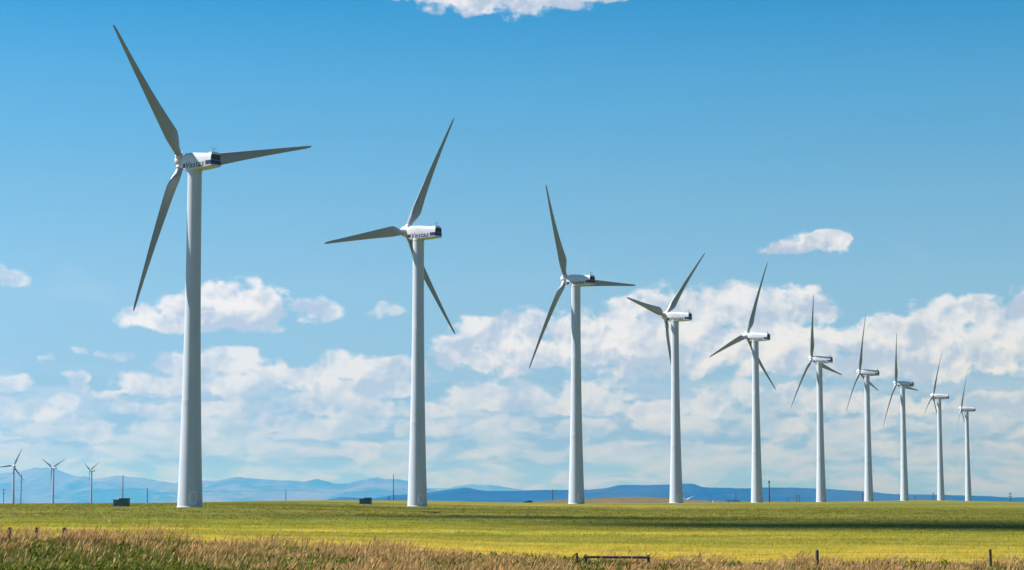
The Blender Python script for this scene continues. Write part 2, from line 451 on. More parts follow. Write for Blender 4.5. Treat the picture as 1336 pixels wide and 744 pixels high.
# ---------------------------------------------------------------- grass
def blades(P, H, W, lean, leandir, face, c0, c1, head=None, hc=None, hw=None):
    """P base points; two-step tapering blades, optional seed head (a long lozenge)"""
    n = len(P)
    lx, ly = np.cos(leandir) * lean, np.sin(leandir) * lean
    wx, wy = np.cos(face) * W / 2, np.sin(face) * W / 2
    def pt(s, k_, wsc):
        q = P.copy()
        q[:, 0] += lx * H * k_; q[:, 1] += ly * H * k_; q[:, 2] += H * s * np.sqrt(np.maximum(1 - lean ** 2 * .5, .3))
        a, b_ = q.copy(), q.copy()
        a[:, 0] -= wx * wsc; a[:, 1] -= wy * wsc; b_[:, 0] += wx * wsc; b_[:, 1] += wy * wsc
        return a, b_
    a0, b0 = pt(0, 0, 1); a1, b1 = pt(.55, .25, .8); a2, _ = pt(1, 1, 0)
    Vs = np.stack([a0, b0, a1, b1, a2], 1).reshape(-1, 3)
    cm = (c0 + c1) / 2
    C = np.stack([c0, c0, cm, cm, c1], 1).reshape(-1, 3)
    base = np.arange(n)[:, None] * 5
    Q = (base + np.array([0, 1, 3, 2])).ravel(); T = (base + np.array([2, 3, 4])).ravel()
    L = [Q, T]; S = [4] * n; cnt = [4 * np.ones(n, int), 3 * np.ones(n, int)]
    VV, CC = [Vs], [C]
    if head is not None:
        m = head
        top = a2[m].copy()
        hl = (.20 + .16 * rng.random(m.sum()))
        dx, dy = lx[m] * 1.3, ly[m] * 1.3
        dn = np.sqrt(dx ** 2 + dy ** 2 + 1)
        d = np.stack([dx / dn, dy / dn, 1 / dn], 1)
        w = np.stack([np.cos(face[m]), np.sin(face[m]), 0 * dx], 1) * (hw[m][:, None] / 2)
        lo = top - d * (hl * .45)[:, None]; mid = top + d * (hl * .05)[:, None]; hi = top + d * (hl * .6)[:, None]
        w2 = np.stack([-np.sin(face[m]), np.cos(face[m]), 0 * dx], 1) * (hw[m][:, None] / 2)
        Hv = np.stack([lo, mid - w, hi, mid + w, lo, mid - w2, hi, mid + w2], 1).reshape(-1, 3)
        off = len(Vs)
        VV.append(Hv); CC.append(np.repeat(hc[m], 8, axis=0))
        L.append((off + np.arange(m.sum())[:, None] * 8 + np.arange(8)).ravel()); cnt.append(4 * np.ones(2 * m.sum(), int))
    L = np.concatenate(L); cnt = np.concatenate(cnt)
    return np.concatenate(VV), L, cnt, np.concatenate(CC)

def merge(parts):
    VV, LL, KK, CC = [], [], [], []; off = 0
    for v, l, k_, c in parts:
        VV.append(v); LL.append(l + off); KK.append(k_); CC.append(c); off += len(v)
    K = np.concatenate(KK)
    return np.concatenate(VV), np.concatenate(LL), np.concatenate([[0], np.cumsum(K)[:-1]]), np.concatenate(CC)

def colmix(a, b_, f): return np.asarray(a)[None] * (1 - f[:, None]) + np.asarray(b_)[None] * f[:, None]

# tall rough grass along the fence
def scatter(n, y0, y1, tmax=.32):
    Y = np.sqrt(rng.random(n) * (y1 ** 2 - y0 ** 2) + y0 ** 2)
    return (rng.random(n) * 2 - 1) * tmax * Y, Y
NC = 42000
X, Y = scatter(NC, 84, 123)
keep = Y < edge_Y(X) + rng.normal(0, .9, NC)
X, Y = X[keep], Y[keep]
ye = rng.uniform(109.2, 112.7, 1500); xe = (rng.uniform(-20, 150, 1500) - CX) / FPX * ye
X, Y = np.concatenate([X, xe]), np.concatenate([Y, ye])
pxl = CX + X / Y * FPX
patch = fbm(X / 2.6, Y / 3.4, 4, 3, .6)                  # thick or thin stands of ripe grass
lush = fbm(X / 3.6 + 40, Y / 3.0, 4, 8, .6)              # where broad green weeds take over
leftness = np.clip((430 - pxl) / 260, 0, 1)
lowgreen = leftness * np.clip((106 - Y) / 6, 0, 1) + .35 * np.clip((99 - Y) / 8, 0, 1)
g = np.clip((lush - .50) * 11 + lowgreen * 2.2 + .22, 0, 1)
hmap = np.clip(.5 + (patch - .5) * 2.6, .05, 1.0)
reach = np.clip((edge_Y(X) + .6 - Y) / 2.5, 0.35, 1)
S_PER = 5
rep = lambda a: np.repeat(a, S_PER)
n = len(X) * S_PER
sx, sy = rep(X) + rng.normal(0, .11, n), rep(Y) + rng.normal(0, .11, n)
gg, hm, rr = rep(g), rep(hmap), rep(reach)
P = np.stack([sx, sy, height(sx, sy) - .02], 1)
isgreen = rng.random(n) < (.38 + .58 * gg)
bleached = (np.hypot((rep(pxl) - 71) / 11, (rep(Y) - 107.6) / 1.5) < 1)
cl_h = rep(rng.normal(1, .16, len(X)))
Hh = (.34 + .62 * hm) * (.8 + .4 * rng.random(n)) * rr * np.where(isgreen, .62, 1.06) * cl_h
Hh = np.where(bleached, Hh * .55, Hh)
lf = (rep(pxl) < 330) & (np.abs(rep(Y) - 112.5) < 3.5)
Hh = np.where(lf, Hh * 1.22, Hh)
lf2 = (rep(pxl) < 135) & (rep(Y) > 108.8) & (rep(Y) < 112.8) & ~isgreen
Hh = np.where(lf2, np.maximum(Hh, .80 + .25 * rng.random(n)), Hh)
Hh = Hh * (1 - .22 * np.clip((rep(pxl) - 380) / 300, 0, 1))
br = (np.abs(rep(pxl) - 805) < 62) & (rep(Y) > 103) & (rep(Y) < 113.6)
Hh = np.where(br, Hh * np.where(rng.random(n) < .12, .9, .46), Hh)
cl_l = rep(rng.normal(.38, .14, len(X))); cl_d = rep(rng.normal(-.15, .45, len(X)))
lean = np.clip(cl_l + rng.normal(0, .10, n), 0, .9)
ldir = cl_d + rng.normal(0, .35, n) + np.where(isgreen, rng.normal(0, 1.2, n), 0)
fc_ = rng.normal(0, .5, n)
rv = rng.random(n)
clone = rep(rng.random(len(X)))
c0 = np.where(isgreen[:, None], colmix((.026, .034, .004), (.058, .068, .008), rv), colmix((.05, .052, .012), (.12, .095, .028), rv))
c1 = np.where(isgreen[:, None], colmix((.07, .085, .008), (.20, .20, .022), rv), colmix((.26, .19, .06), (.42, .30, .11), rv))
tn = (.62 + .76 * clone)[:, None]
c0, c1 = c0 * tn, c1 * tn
hcol = colmix((.38, .25, .10), (.74, .52, .25), rng.random(n)) * tn
pale = np.array([.74, .68, .56])
c0[bleached] = pale * .7; c1[bleached] = pale; hcol[bleached] = pale
head = (~isgreen) & (rng.random(n) < .62)
Wd = np.where(isgreen, .042, .016) * (.6 + .9 * rng.random(n))
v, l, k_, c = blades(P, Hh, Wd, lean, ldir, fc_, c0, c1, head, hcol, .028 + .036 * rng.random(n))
parts = [(v, l, k_, c)]
# broad-leaved weeds low in the strip: short wide leaves in rounded tufts
m = rng.random(len(X)) < np.clip(g * 1.1, 0, 1) * .62
nW = 16
th_, ra_ = rng.random(m.sum() * nW) * 6.283, np.sqrt(rng.random(m.sum() * nW)) * .30
wx_, wy_ = np.repeat(X[m], nW) + np.cos(th_) * ra_, np.repeat(Y[m], nW) + np.sin(th_) * ra_
nn = len(wx_)
dome = np.sqrt(np.maximum(1 - (ra_ / .31) ** 2, 0))
topz = np.repeat(.18 + .42 * rng.random(m.sum()), nW)
P = np.stack([wx_, wy_, height(wx_, wy_) + dome * topz * (.6 + .4 * rng.random(nn))], 1)
rv = rng.random(nn); tw = np.repeat(.6 + .8 * rng.random(m.sum()), nW)[:, None]
v, l, k_, c = blades(P, .08 + .12 * rng.random(nn), .05 + .06 * rng.random(nn), .4 + .8 * rng.random(nn), rng.random(nn) * 6.28, rng.random(nn) * 3.14,
                  colmix((.04, .062, .006), (.10, .13, .012), rv) * tw, colmix((.08, .115, .009), (.24, .26, .03), rv) * tw)
parts.append((v, l, k_, c))
v, l, s, c = merge(parts)
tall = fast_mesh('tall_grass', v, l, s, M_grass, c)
tag(tall, 'tall rough grass with tan seed heads and green weeds along the fence', 'grass', kind='stuff')

# crop stalks standing in the nearer part of the field
parts = []
for (y0, y1, dn, per, w) in ((116, 160, 6.5, 7, .020), (160, 240, 3.0, 6, .028), (235, 430, .75, 5, .05)):
    area = .32 * (y1 ** 2 - y0 ** 2)
    X, Y = scatter(int(area * dn), y0, y1)
    kp = (Y > edge_Y(X) - 1.0) & (rng.random(len(Y)) > np.clip((Y - 205) / 45 * (y0 < 200) + (Y - 360) / 70 * (y0 > 200) + (fbm(X / 14, Y / 20, 3, 91) - .5) * 1.6, 0, 1))
    X, Y = X[kp], Y[kp]
    n = len(X) * per
    sx, sy = np.repeat(X, per) + rng.normal(0, .25, n), np.repeat(Y, per) + rng.normal(0, .25, n)
    P = np.stack([sx, sy, height(sx, sy) - .02], 1)
    hh = (.08 + .15 * fbm(sx / 6, sy / 4, 3, 77)) * (.7 + .6 * rng.random(n))
    rv = rng.random(n)
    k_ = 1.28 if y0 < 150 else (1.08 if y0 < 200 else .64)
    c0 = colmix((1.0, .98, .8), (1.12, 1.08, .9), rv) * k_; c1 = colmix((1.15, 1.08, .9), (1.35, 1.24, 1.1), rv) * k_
    parts.append(blades(P, hh, w * (.7 + .6 * rng.random(n)), np.clip(rng.normal(.3, .15, n), 0, .8), rng.normal(-.3, .7, n), rng.random(n) * 3.1416, c0, c1))
v, l, s, c = merge(parts)
crop = fast_mesh('crop', v, l, s, M_crop, c)
tag(crop, 'ripening yellow green crop covering the near part of the field', 'crop', kind='stuff')

# ---------------------------------------------------------------- wind turbine
HUBH, OV, TILT, CONE, RB = 49.4, 2.9, R(8), R(-4), 23.3
tower_prof = [(1.02 + .77 * (1 - z_ / 48.0) ** 2.2, float(z_)) for z_ in range(0, 49, 2)]
def trad(z):
    zs = [p[1] for p in tower_prof]; rs = [p[0] for p in tower_prof]
    return float(np.interp(z, zs, rs))
def make_turbine():
    root = empty('wind_turbine')
    m = MB()
    prof = []
    zs = sorted(set([p[1] for p in tower_prof] + [14.98, 15.0, 15.06, 15.08, 31.98, 32.02, 32.08, 32.10, 2.2, 11, 17, 23, 29, 35, 41]))
    for z in zs:
        bump = .002 if z in (15.0, 15.06, 32.02, 32.08) else 0
        prof.append((trad(z) + bump, z))
    prof = [(1.86, -1.2), (1.86, .06), (1.83, .12), (trad(.12), .13)] + prof[1:]
    m.lathe(prof, 64)
    tower = m.build('tower', M_tower, root, angle=50)
    # door with raised oval surround, facing the access side
    a = R(-67); nrm = Vector((math.cos(a), math.sin(a), 0)); sd = Vector((-math.sin(a), math.cos(a), 0))
    def oval(rx, rz, zc, off, n=28):
        out = []
        for i in range(n):
            t = 2 * math.pi * i / n
            x = rx * (abs(math.cos(t)) ** .7) * (1 if math.cos(t) > 0 else -1)
            z = rz * (abs(math.sin(t)) ** .7) * (1 if math.sin(t) > 0 else -1)
            rr = trad(zc + z)
            yy = math.sqrt(max(rr * rr - x * x, 0)) + off
            out.append(nrm * yy + sd * x + Vector((0, 0, zc + z)))
        return out
    n = 28
    A, B, C2, D = oval(.50, .92, 1.30, -.03), oval(.50, .92, 1.30, .07), oval(.40, .80, 1.30, .07), oval(.40, .80, 1.30, -.03)
    m = MB(); m.add(A + B + C2 + D, [[q * n + i, q * n + (i + 1) % n, (q + 1) * n + (i + 1) % n, (q + 1) * n + i] for q in range(3) for i in range(n)])
    m.build('door_frame', M_frame, tower)
    m = MB(); E_ = oval(.395, .79, 1.30, .02); m.add(E_ + oval(.395, .79, 1.3, -.05), [list(range(n))] + [[i, (i + 1) % n, n + (i + 1) % n, n + i] for i in range(n)])
    hd = nrm * (trad(1.4) + .03) + sd * .25
    m.tube(hd + Vector((0, 0, 1.25)), hd + Vector((0, 0, 1.5)), .02)
    m.tube(nrm * (trad(1.7) + .0) + Vector((0, 0, 1.72)), nrm * (trad(1.7) + .05) + Vector((0, 0, 1.72)), .13, .13, 16)
    m.build('door', M_tower, tower)
    # nacelle
    z0 = HUBH + .1
    sec = [(2.05, -1.00, .88, .78), (1.25, -1.40, 1.16, .95), (-.5, -1.44, 1.08, .97), (-2.8, -1.42, .80, .96), (-4.70, -1.32, .58, .93)]
    m = MB(); vs, fs = [], []
    for (y, zb, zt, hw) in sec:
        h = zt - zb
        ring = [(-hw * .80, zb), (-hw * .95, zb + .10), (-hw, zb + .26), (-hw, zt - .62), (-hw * .97, zt - .40), (-hw * .88, zt - .14), (-hw * .70, zt - .03), (-hw * .35, zt), ]
        ring = ring + [(-x, z) for (x, z) in ring[::-1]]
        vs += [(x, y, z0 + z) for (x, z) in ring]
    rn = 16
    for q in range(len(sec) - 1):
        for i in range(rn):
            fs.append([q * rn + i, q * rn + (i + 1) % rn, (q + 1) * rn + (i + 1) % rn, (q + 1) * rn + i])
    fs.append(list(range(rn))); fs.append([(len(sec) - 1) * rn + i for i in range(rn)][::-1])
    m.add(vs, fs)
    m.lathe([(1.06, 0), (1.06, .34)], 40, (0, 0, 47.9))            # yaw collar
    m.box(-.70, .70, -4.55, -3.9, z0 + .50, z0 + .78, .04)          # rear roof hump
    nac = m.build('nacelle', M_nac, root, angle=32)
    def hwat(y): return float(np.interp(y, [q[0] for q in sec[::-1]], [q[3] for q in sec[::-1]]))
    za, zb = z0 - 1.02, z0 - .42
    bx = [[0, 1, 3, 2], [4, 6, 7, 5], [0, 4, 5, 1], [2, 3, 7, 6], [1, 5, 7, 3], [0, 2, 6, 4]]
    for s in (-1, 1):
        m = MB()
        m.add([(s * (hwat(y) + o), y, z) for o in (.008, -.02) for y in (1.02, 1.25, 1.95) for z in (za, zb)],
              [[0, 1, 3, 2], [2, 3, 5, 4], [6, 8, 9, 7], [8, 10, 11, 9], [0, 6, 7, 1], [4, 5, 11, 10], [0, 2, 8, 6], [2, 4, 10, 8], [1, 7, 9, 3], [3, 9, 11, 5]]); m.build('stripe', M_navy, nac)
    path = [(-hwat(-3.5) - .006, -3.5), (-hwat(-4.7) - .006, -4.712), (hwat(-4.7) + .006, -4.712), (hwat(-3.5) + .006, -3.5)]
    inn = [(-hwat(-3.5) + .02, -3.5), (-hwat(-4.7) + .02, -4.69), (hwat(-4.7) - .02, -4.69), (hwat(-3.5) - .02, -3.5)]
    vs2 = [(x, y, z) for z in (za, zb) for (x, y) in path + inn]
    fs2 = []
    for q in range(3): fs2 += [[q, q + 1, q + 9, q + 8], [q + 4, q + 12, q + 13, q + 5], [q, q + 4, q + 5, q + 1], [q + 8, q + 9, q + 13, q + 12]]
    fs2 += [[0, 8, 12, 4], [3, 7, 15, 11]]
    m = MB(); m.add(vs2, fs2); m.build('stripe', M_navy, nac)
    # rear vent; its dark panel is widened to paint in the wall's shade
    m = MB(); m.box(-.84, .84, -4.73, -4.69, z0 - .38, z0 + .40, .02)
    for i in range(6): m.box(-.76, .76, -4.745, -4.725, z0 - .30 + i * .1, z0 - .22 + i * .1)
    m.build('rear_vent_shade', M_dark, nac)
    # lettering
    cu = bpy.data.curves.new('lettering', 'FONT'); cu.body = 'Vestas'; cu.size = 1; cu.shear = .28; cu.offset = .018; cu.space_character = 1.12; cu.extrude = .012; cu.resolution_u = 3
    to = bpy.data.objects.new('lettering_curve', cu); col.objects.link(to)
    bpy.context.view_layer.update()
    me = bpy.data.meshes.new_from_object(to.evaluated_get(bpy.context.evaluated_depsgraph_get()))
    bpy.data.objects.remove(to); bpy.data.curves.remove(cu)
    co = np.empty(len(me.vertices) * 3); me.vertices.foreach_get('co', co); co = co.reshape(-1, 3)
    mn, mx = co.min(0), co.max(0)
    w, h = 4.05, .92
    q = np.stack([(co[:, 0] - mn[0]) / (mx[0] - mn[0]) * w, (co[:, 1] - mn[1]) / (mx[1] - mn[1]) * h, co[:, 2]], 1)
    for s in (-1, 1):
        me2 = me.copy()
        yy = (.82 - q[:, 0]) if s < 0 else (-3.18 + q[:, 0])
        hw_ = np.interp(yy, [p[0] for p in sec[::-1]], [p[3] for p in sec[::-1]])
        out = np.stack([s * (hw_ + .006 + np.clip(q[:, 2], 0, 1) * .3), yy, z0 - 1.16 + q[:, 1]], 1)
        me2.vertices.foreach_set('co', out.astype(np.float32).ravel()); me2.update()
        me2.materials.clear(); me2.materials.append(M_navy)
        o = bpy.data.objects.new('lettering', me2); col.objects.link(o); o.parent = nac
    # wind vane and cup mast
    m = MB()
    top = z0 + .78
    m.tube((0, -4.3, top - .05), (0, -4.3, top + .30), .04)
    m.tube((0, -4.3, top + .28), (.30, -4.3, top + .55), .025); m.tube((0, -4.3, top + .28), (-.30, -4.3, top + .52), .025)
    for k3 in range(3):
        t = k3 * 2.094; e = (.30 + .10 * math.cos(t), -4.3 + .10 * math.sin(t), top + .57)
        m.tube((.30, -4.3, top + .56), e, .012); m.lathe([(.01, -.04), (.035, -.02), (.04, .02), (.01, .04)], 8, e)
    m.box(-.31, -.29, -4.55, -4.2, top + .50, top + .60)
    m.build('wind_vane', M_steel, nac)
    # rotor
    m = MB()
    m.lathe([(.55, -.95), (.80, -.92), (.84, -.4), (.98, -.2), (1.0, .35), (.90, .72), (.66, 1.05), (.34, 1.22), (.04, 1.27)], 40, axis='y')
    for k3 in range(3):
        t = k3 * 2 * math.pi / 3
        d = Vector((math.sin(t), 0, math.cos(t)))
        m.tube(d * .5, d * 1.22, .62, .58, 28)
    hub = m.build('hub', M_nac, root, angle=40)
    st = [(1.0, .98, 1.0, 0), (1.5, .98, 1.0, 6), (2.1, 1.10, .85, 12), (2.9, 1.55, .52, 14), (3.7, 1.92, .36, 14), (4.4, 2.08, .29, 13), (5.2, 2.02, .26, 11.5),
          (7, 1.78, .23, 8.5), (9.5, 1.50, .21, 5.5), (12, 1.25, .19, 3.5), (15, .98, .18, 2), (18, .74, .17, 1), (20.5, .56, .16, .3), (22.3, .42, .15, 0), (23.0, .28, .14, 0), (23.3, .10, .14, 0)]
    rr = np.array([s_[0] for s_ in st])
    fine_r = np.unique(np.round(np.concatenate([rr, np.linspace(1.0, 23.3, 40)]), 3))
    n = 20; vs, fs = [], []
    for r_ in fine_r:
        ch = float(np.interp(r_, rr, [s_[1] for s_ in st])); th = float(np.interp(r_, rr, [s_[2] for s_ in st])); tw = R(float(np.interp(r_, rr, [s_[3] for s_ in st])) + 3)
        round_ = float(np.clip((th - .3) / .7, 0, 1))
        for i in range(n):
            t = 2 * math.pi * i / n
            xc = .5 - .5 * math.cos(t)                     # 0 leading .. 1 trailing
            sgn = 1 if math.sin(t) >= 0 else -1
            yt = 5 * th * (.2969 * math.sqrt(max(xc, 0)) - .126 * xc - .3516 * xc ** 2 + .2843 * xc ** 3 - .1015 * xc ** 4)
            cir = .5 * math.sin(t)
            yv = (sgn * yt * (1.15 if sgn < 0 else .8)) * (1 - round_) + cir * round_
            le = .30 * (1 - round_) + .5 * round_
            X_ = (xc - le) * ch; Y_ = yv * ch
            x = X_ * math.cos(tw) + Y_ * math.sin(tw); y = -X_ * math.sin(tw) + Y_ * math.cos(tw)
            bend = math.sin(CONE) * r_ * (r_ / RB) ** .6
            shift = -.0 * r_
            vs.append((x + shift, y + bend, r_))
    nr = len(fine_r)
    for q_ in range(nr - 1):
        for i in range(n): fs.append([q_ * n + i, q_ * n + (i + 1) % n, (q_ + 1) * n + (i + 1) % n, (q_ + 1) * n + i])
    fs.append(list(range(n))[::-1]); fs.append([(nr - 1) * n + i for i in range(n)])
    m = MB(); m.add(vs, fs)
    bl = m.build('blade', M_blade, hub, angle=60)
    bl.rotation_euler = (0, 0, 0)
    for k3 in (1, 2):
        b2 = bl.copy(); col.objects.link(b2); b2.parent = hub; b2.rotation_euler = (0, k3 * 2 * math.pi / 3, 0)
    return root

ROWG = 'white wind turbines in the long row'
FARG = 'small wind turbines far off at the left'
TURB = [
 (-45.55, 306.7, -47.0, 77.8, 'nearest and tallest white wind turbine with its tower base fully seen', ROWG),
 (-16.96, 388.5, -52.0, 19.5, 'second wind turbine of the long row, one blade crossing behind its tower to lower right', ROWG),
 (14.16, 476.4, -49.1, 88.6, 'third wind turbine of the row, just left of the brown hill', ROWG),
 (43.38, 572.8, -55.5, 37.8, 'fourth wind turbine of the row, one blade hanging straight down beside its tower', ROWG),
 (72.87, 645.1, -52.4, 11.2, 'fifth wind turbine of the row, directly left of a tall thin pole', ROWG),
 (107.08, 750.8, -56.8, 100.8, 'sixth wind turbine of the row, between two pairs of poles', ROWG),
 (137.04, 832.6, -64.0, 104.9, 'seventh wind turbine of the row, fourth from its far right end', ROWG),
 (166.19, 917.9, -58.8, 94.6, 'eighth wind turbine of the row, third from its far right end', ROWG),
 (204.14, 1031.8, -67.0, 5.8, 'ninth wind turbine of the row, last but one at the right', ROWG),
 (245.78, 1167.5, -71.0, 114.2, 'smallest wind turbine of the long row, at its far right end', ROWG),
 (-597.5, 2597.0, -25.4, 23.0, 'tiny wind turbine at the far left edge with one blade pointing left', FARG),
 (-580.1, 2739.6, -55.3, 59.5, 'tiny wind turbine with two raised blades before the highest mountain peak', FARG),
 (-599.8, 3089.7, -70.0, 57.6, 'tiny wind turbine nearest the dark green cabinet, smallest of the far left three', FARG),
]
proto = make_turbine()
CH = {c.name.split('.')[0]: c for c in kids(proto)}
for i, (X, Y, yaw, ph, lab, grp) in enumerate(TURB):
    o = proto if i == 0 else copy_tree(proto)
    z = hz(X, Y)
    o.location = (X, Y, z)
    tag(o, lab, 'wind turbine', grp)
    Mz = Matrix.Rotation(R(-yaw), 4, 'Z')
    for c in kids(o):
        nm = c.name.split('.')[0]
        if nm == 'nacelle': c.matrix_local = Mz
        if nm == 'hub':
            a = Mz @ Vector((0, math.cos(TILT), math.sin(TILT)))
            c.matrix_local = Matrix.Translation(Vector((0, 0, HUBH)) + a * OV) @ Mz @ Matrix.Rotation(TILT, 4, 'X') @ Matrix.Rotation(R(ph), 4, 'Y')
    print('TURB', i, 'ground', round(z, 2))
# a very distant one beyond the brown hill, lit white
o = copy_tree(proto)
Xh, Yh, Zh = at(896.2, 651.3, 4500)
o.location = (Xh, Yh, hz(Xh, Yh))
print('FAR hub wanted', Zh, 'has', hz(Xh, Yh) + 49.8)
tag(o, 'very distant white turbine, only two blades showing above the field beside the fourth tower', 'wind turbine', 'far wind turbines beyond the brown hill')
Mz = Matrix.Rotation(R(150), 4, 'Z')
for c in kids(o):
    nm = c.name.split('.')[0]
    if nm == 'nacelle': c.matrix_local = Mz
    if nm == 'hub':
        a = Mz @ Vector((0, math.cos(TILT), math.sin(TILT)))
        c.matrix_local = Matrix.Translation(Vector((0, 0, HUBH)) + a * OV) @ Mz @ Matrix.Rotation(TILT, 4, 'X') @ Matrix.Rotation(R(-62), 4, 'Y')

# ---------------------------------------------------------------- transformer cabinets
def cabinet():
    root = empty('transformer_cabinet')
    m = MB(); m.box(-.15, 1.05, -.7, .7, 0, 1.16, .03); m.build('cabinet_body', M_green, root, angle=40)
    m = MB(); m.box(-.19, 1.09, -.74, .74, 1.162, 1.23, .02); m.build('lid', M_green, root, angle=40)
    m = MB(); m.box(-1.05, -.152, -.62, .62, 0, .98, .03); m.box(-1.09, -.153, -.66, .66, .982, 1.03, .015); m.build('side_compartment', M_green, root, angle=40)
    for x0, x1 in ((-.08, .42), (.48, .98)):
        m = MB(); m.box(x0, x1, -.725, -.702, .12, 1.08, .008); d = m.build('door', M_green, root)
        hx = x1 - .07 if x0 < 0 else x0 + .07
        m = MB(); m.tube((hx, -.75, .5), (hx, -.75, .7), .018); m.build('handle', M_steel, d)
    m = MB(); m.box(-1.2, 1.2, -.9, .9, -.4, .03, .01); m.build('concrete_base', painted('concrete', (.28, .27, .25), .9, .4, 2), root)
    return root
def cabinet_at(px, py, Y, rot, lab, src=None):
    o = src if src else cabinet()
    x, y, _ = at(px, py, Y)
    o.location = (x, y, hz(x, y) + .03); o.rotation_euler = (0, 0, rot)
    return tag(o, lab, 'cabinet', 'dark green transformer cabinets beside the turbines')
c1_ = cabinet_at(158.3, 660, 318, R(-12), 'dark green metal cabinet on the grass left of the nearest turbine')
cabinet_at(477, 659, 398, R(-8), 'dark green metal cabinet left of the second turbine, a thin pole on its right', copy_tree(c1_))
cabinet_at(689, 656, 560, R(-8), 'dark cabinet mostly sunk behind the field edge left of the third turbine', copy_tree(c1_)).location.z -= .75

# ---------------------------------------------------------------- poles
def pole(px, ptop, Y, lab, arms=(), w=.17, cap=False, group='thin poles along the field edge', lean=0.0, cat='pole', name='utility_pole'):
    x, y, zt = at(px, ptop, Y)
    zb = hz(x, y)
    root = empty(name, (x, y, zb)); tag(root, lab, cat, group)
    H = zt - zb
    m = MB(); m.tube((0, 0, -.5), (lean * H, 0, H), w * 1.25, w * .8, 12); sh = m.build('pole_shaft', M_pole, root, angle=40)
    for (dz, hl) in arms:
        zz = H - dz
        m = MB(); m.box(-hl, hl, -w * 1.1 - .16, -w * 1.1, zz - .14, zz + .14); a = m.build('crossarm', M_pole, root)
        m = MB()
        for xx in (-hl + .15, -hl * .45, hl * .45, hl - .15):
            m.tube((xx, -w - .1, zz + .14), (xx, -w - .1, zz + .42), .09, .06, 8)
        m.build('insulator', M_ins, a)
    if cap:
        m = MB(); m.box(-.35, .35, -.3, .3, H - .9, H - .1, .03); m.tube((0, 0, H - .1), (0, 0, H + .5), .06); m.build('pole_top_box', M_steel, root)
    return root
tallp = 'tall bare poles among the turbines'
pole(5, 638.5, 1900, 'short pole with small crossarms at the far left edge of the field', ((1.2, .9), (3.6, .9)), .3)
pole(28, 619, 950, 'tall bare pole between the two leftmost tiny turbines', (), .17, group=tallp)
pole(160.6, 620, 950, 'tall bare pole rising behind the larger green cabinet', (), .17, group=tallp)
pole(192.5, 637, 1900, 'short bare pole between the green cabinet and nearest tower', (), .34)
pole(373, 638.5, 1900, 'short bare pole midway between the first two towers', (), .32)
pole(513.4, 619, 950, 'tall bare pole just left of the second tower', (), .17, group=tallp)
pole(507.5, 648, 1500, 'stubby post at the foot of the tall pole by the second tower', (), .3)
pole(721, 638.5, 1700, 'plain pole just left of the third tower', (), .36)
pole(960, 642.5, 1900, 'plain short pole left of the fifth tower', ((.9, .5),), .3)
pole(1003.4, 627.5, 950, 'tall pole with a small box on top, right of the fifth tower', (), .26, cap=True, group=tallp)
pole(1027.5, 650, 1500, 'very short post between two pole pairs right of the fifth tower', (), .2)
pole(1039.5, 645.8, 1900, 'pole with a wide crossarm, left one of a close pair before the sixth tower', ((.5, 1.5),), .3)
pole(1042.6, 646, 1900, 'thin pole without arm, right one of a close pair before the sixth tower', (), .28)
pole(1125.2, 644.5, 1900, 'short pole with crossarm tucked at the left of the seventh tower', ((.6, 1.3),), .36)
pole(1193.7, 647, 1900, 'very short pole right of the eighth tower', ((.5, .8),), .25)
pole(1217.5, 643.3, 1900, 'short pole with crossarm close left of the ninth tower', ((.5, 1.3),), .32)
pole(1317.8, 643, 1500, 'pole with two wide crossarms beyond the last turbine at the right', ((.5, 1.0), (2.6, 1.5)), .28)

def strand(name, P, r, parent=None):
    n = 5; vs, fs = [], []
    for i, p in enumerate(P):
        d = (Vector(P[min(i + 1, len(P) - 1)]) - Vector(P[max(i - 1, 0)])).normalized()
        a = d.cross(Vector((0, 0, 1))).normalized(); b_ = a.cross(d)
        vs += [Vector(p) + (a * math.cos(k5 * 1.2566) + b_ * math.sin(k5 * 1.2566)) * r for k5 in range(n)]
    for i in range(len(P) - 1): fs += [[i * n + k5, i * n + (k5 + 1) % n, (i + 1) * n + (k5 + 1) % n, (i + 1) * n + k5] for k5 in range(n)]
    return link_mesh(name, vs, fs, M_steel, parent)
# power lines strung behind the field
def wire(name, pts, r, lab, grp, sag=2.0):
    P = []
    for a, b_ in zip(pts[:-1], pts[1:]):
        for k4 in range(10):
            u = k4 / 10; P.append((a[0] + (b_[0] - a[0]) * u, a[1] + (b_[1] - a[1]) * u, a[2] + (b_[2] - a[2]) * u - sag * 4 * u * (1 - u)))
    P.append(pts[-1])
    o = strand(name, P, r)
    return tag(o, lab, 'power line', grp)
wire('power_line', [at(p, y, 1900) for p, y in ((-120, 640), (5, 639.2), (192.5, 638), (373, 639), (545, 639.6), (721, 640.5), (960, 643.2))], .06,
     'thin sagging power line strung between the short poles before the mountains', None)

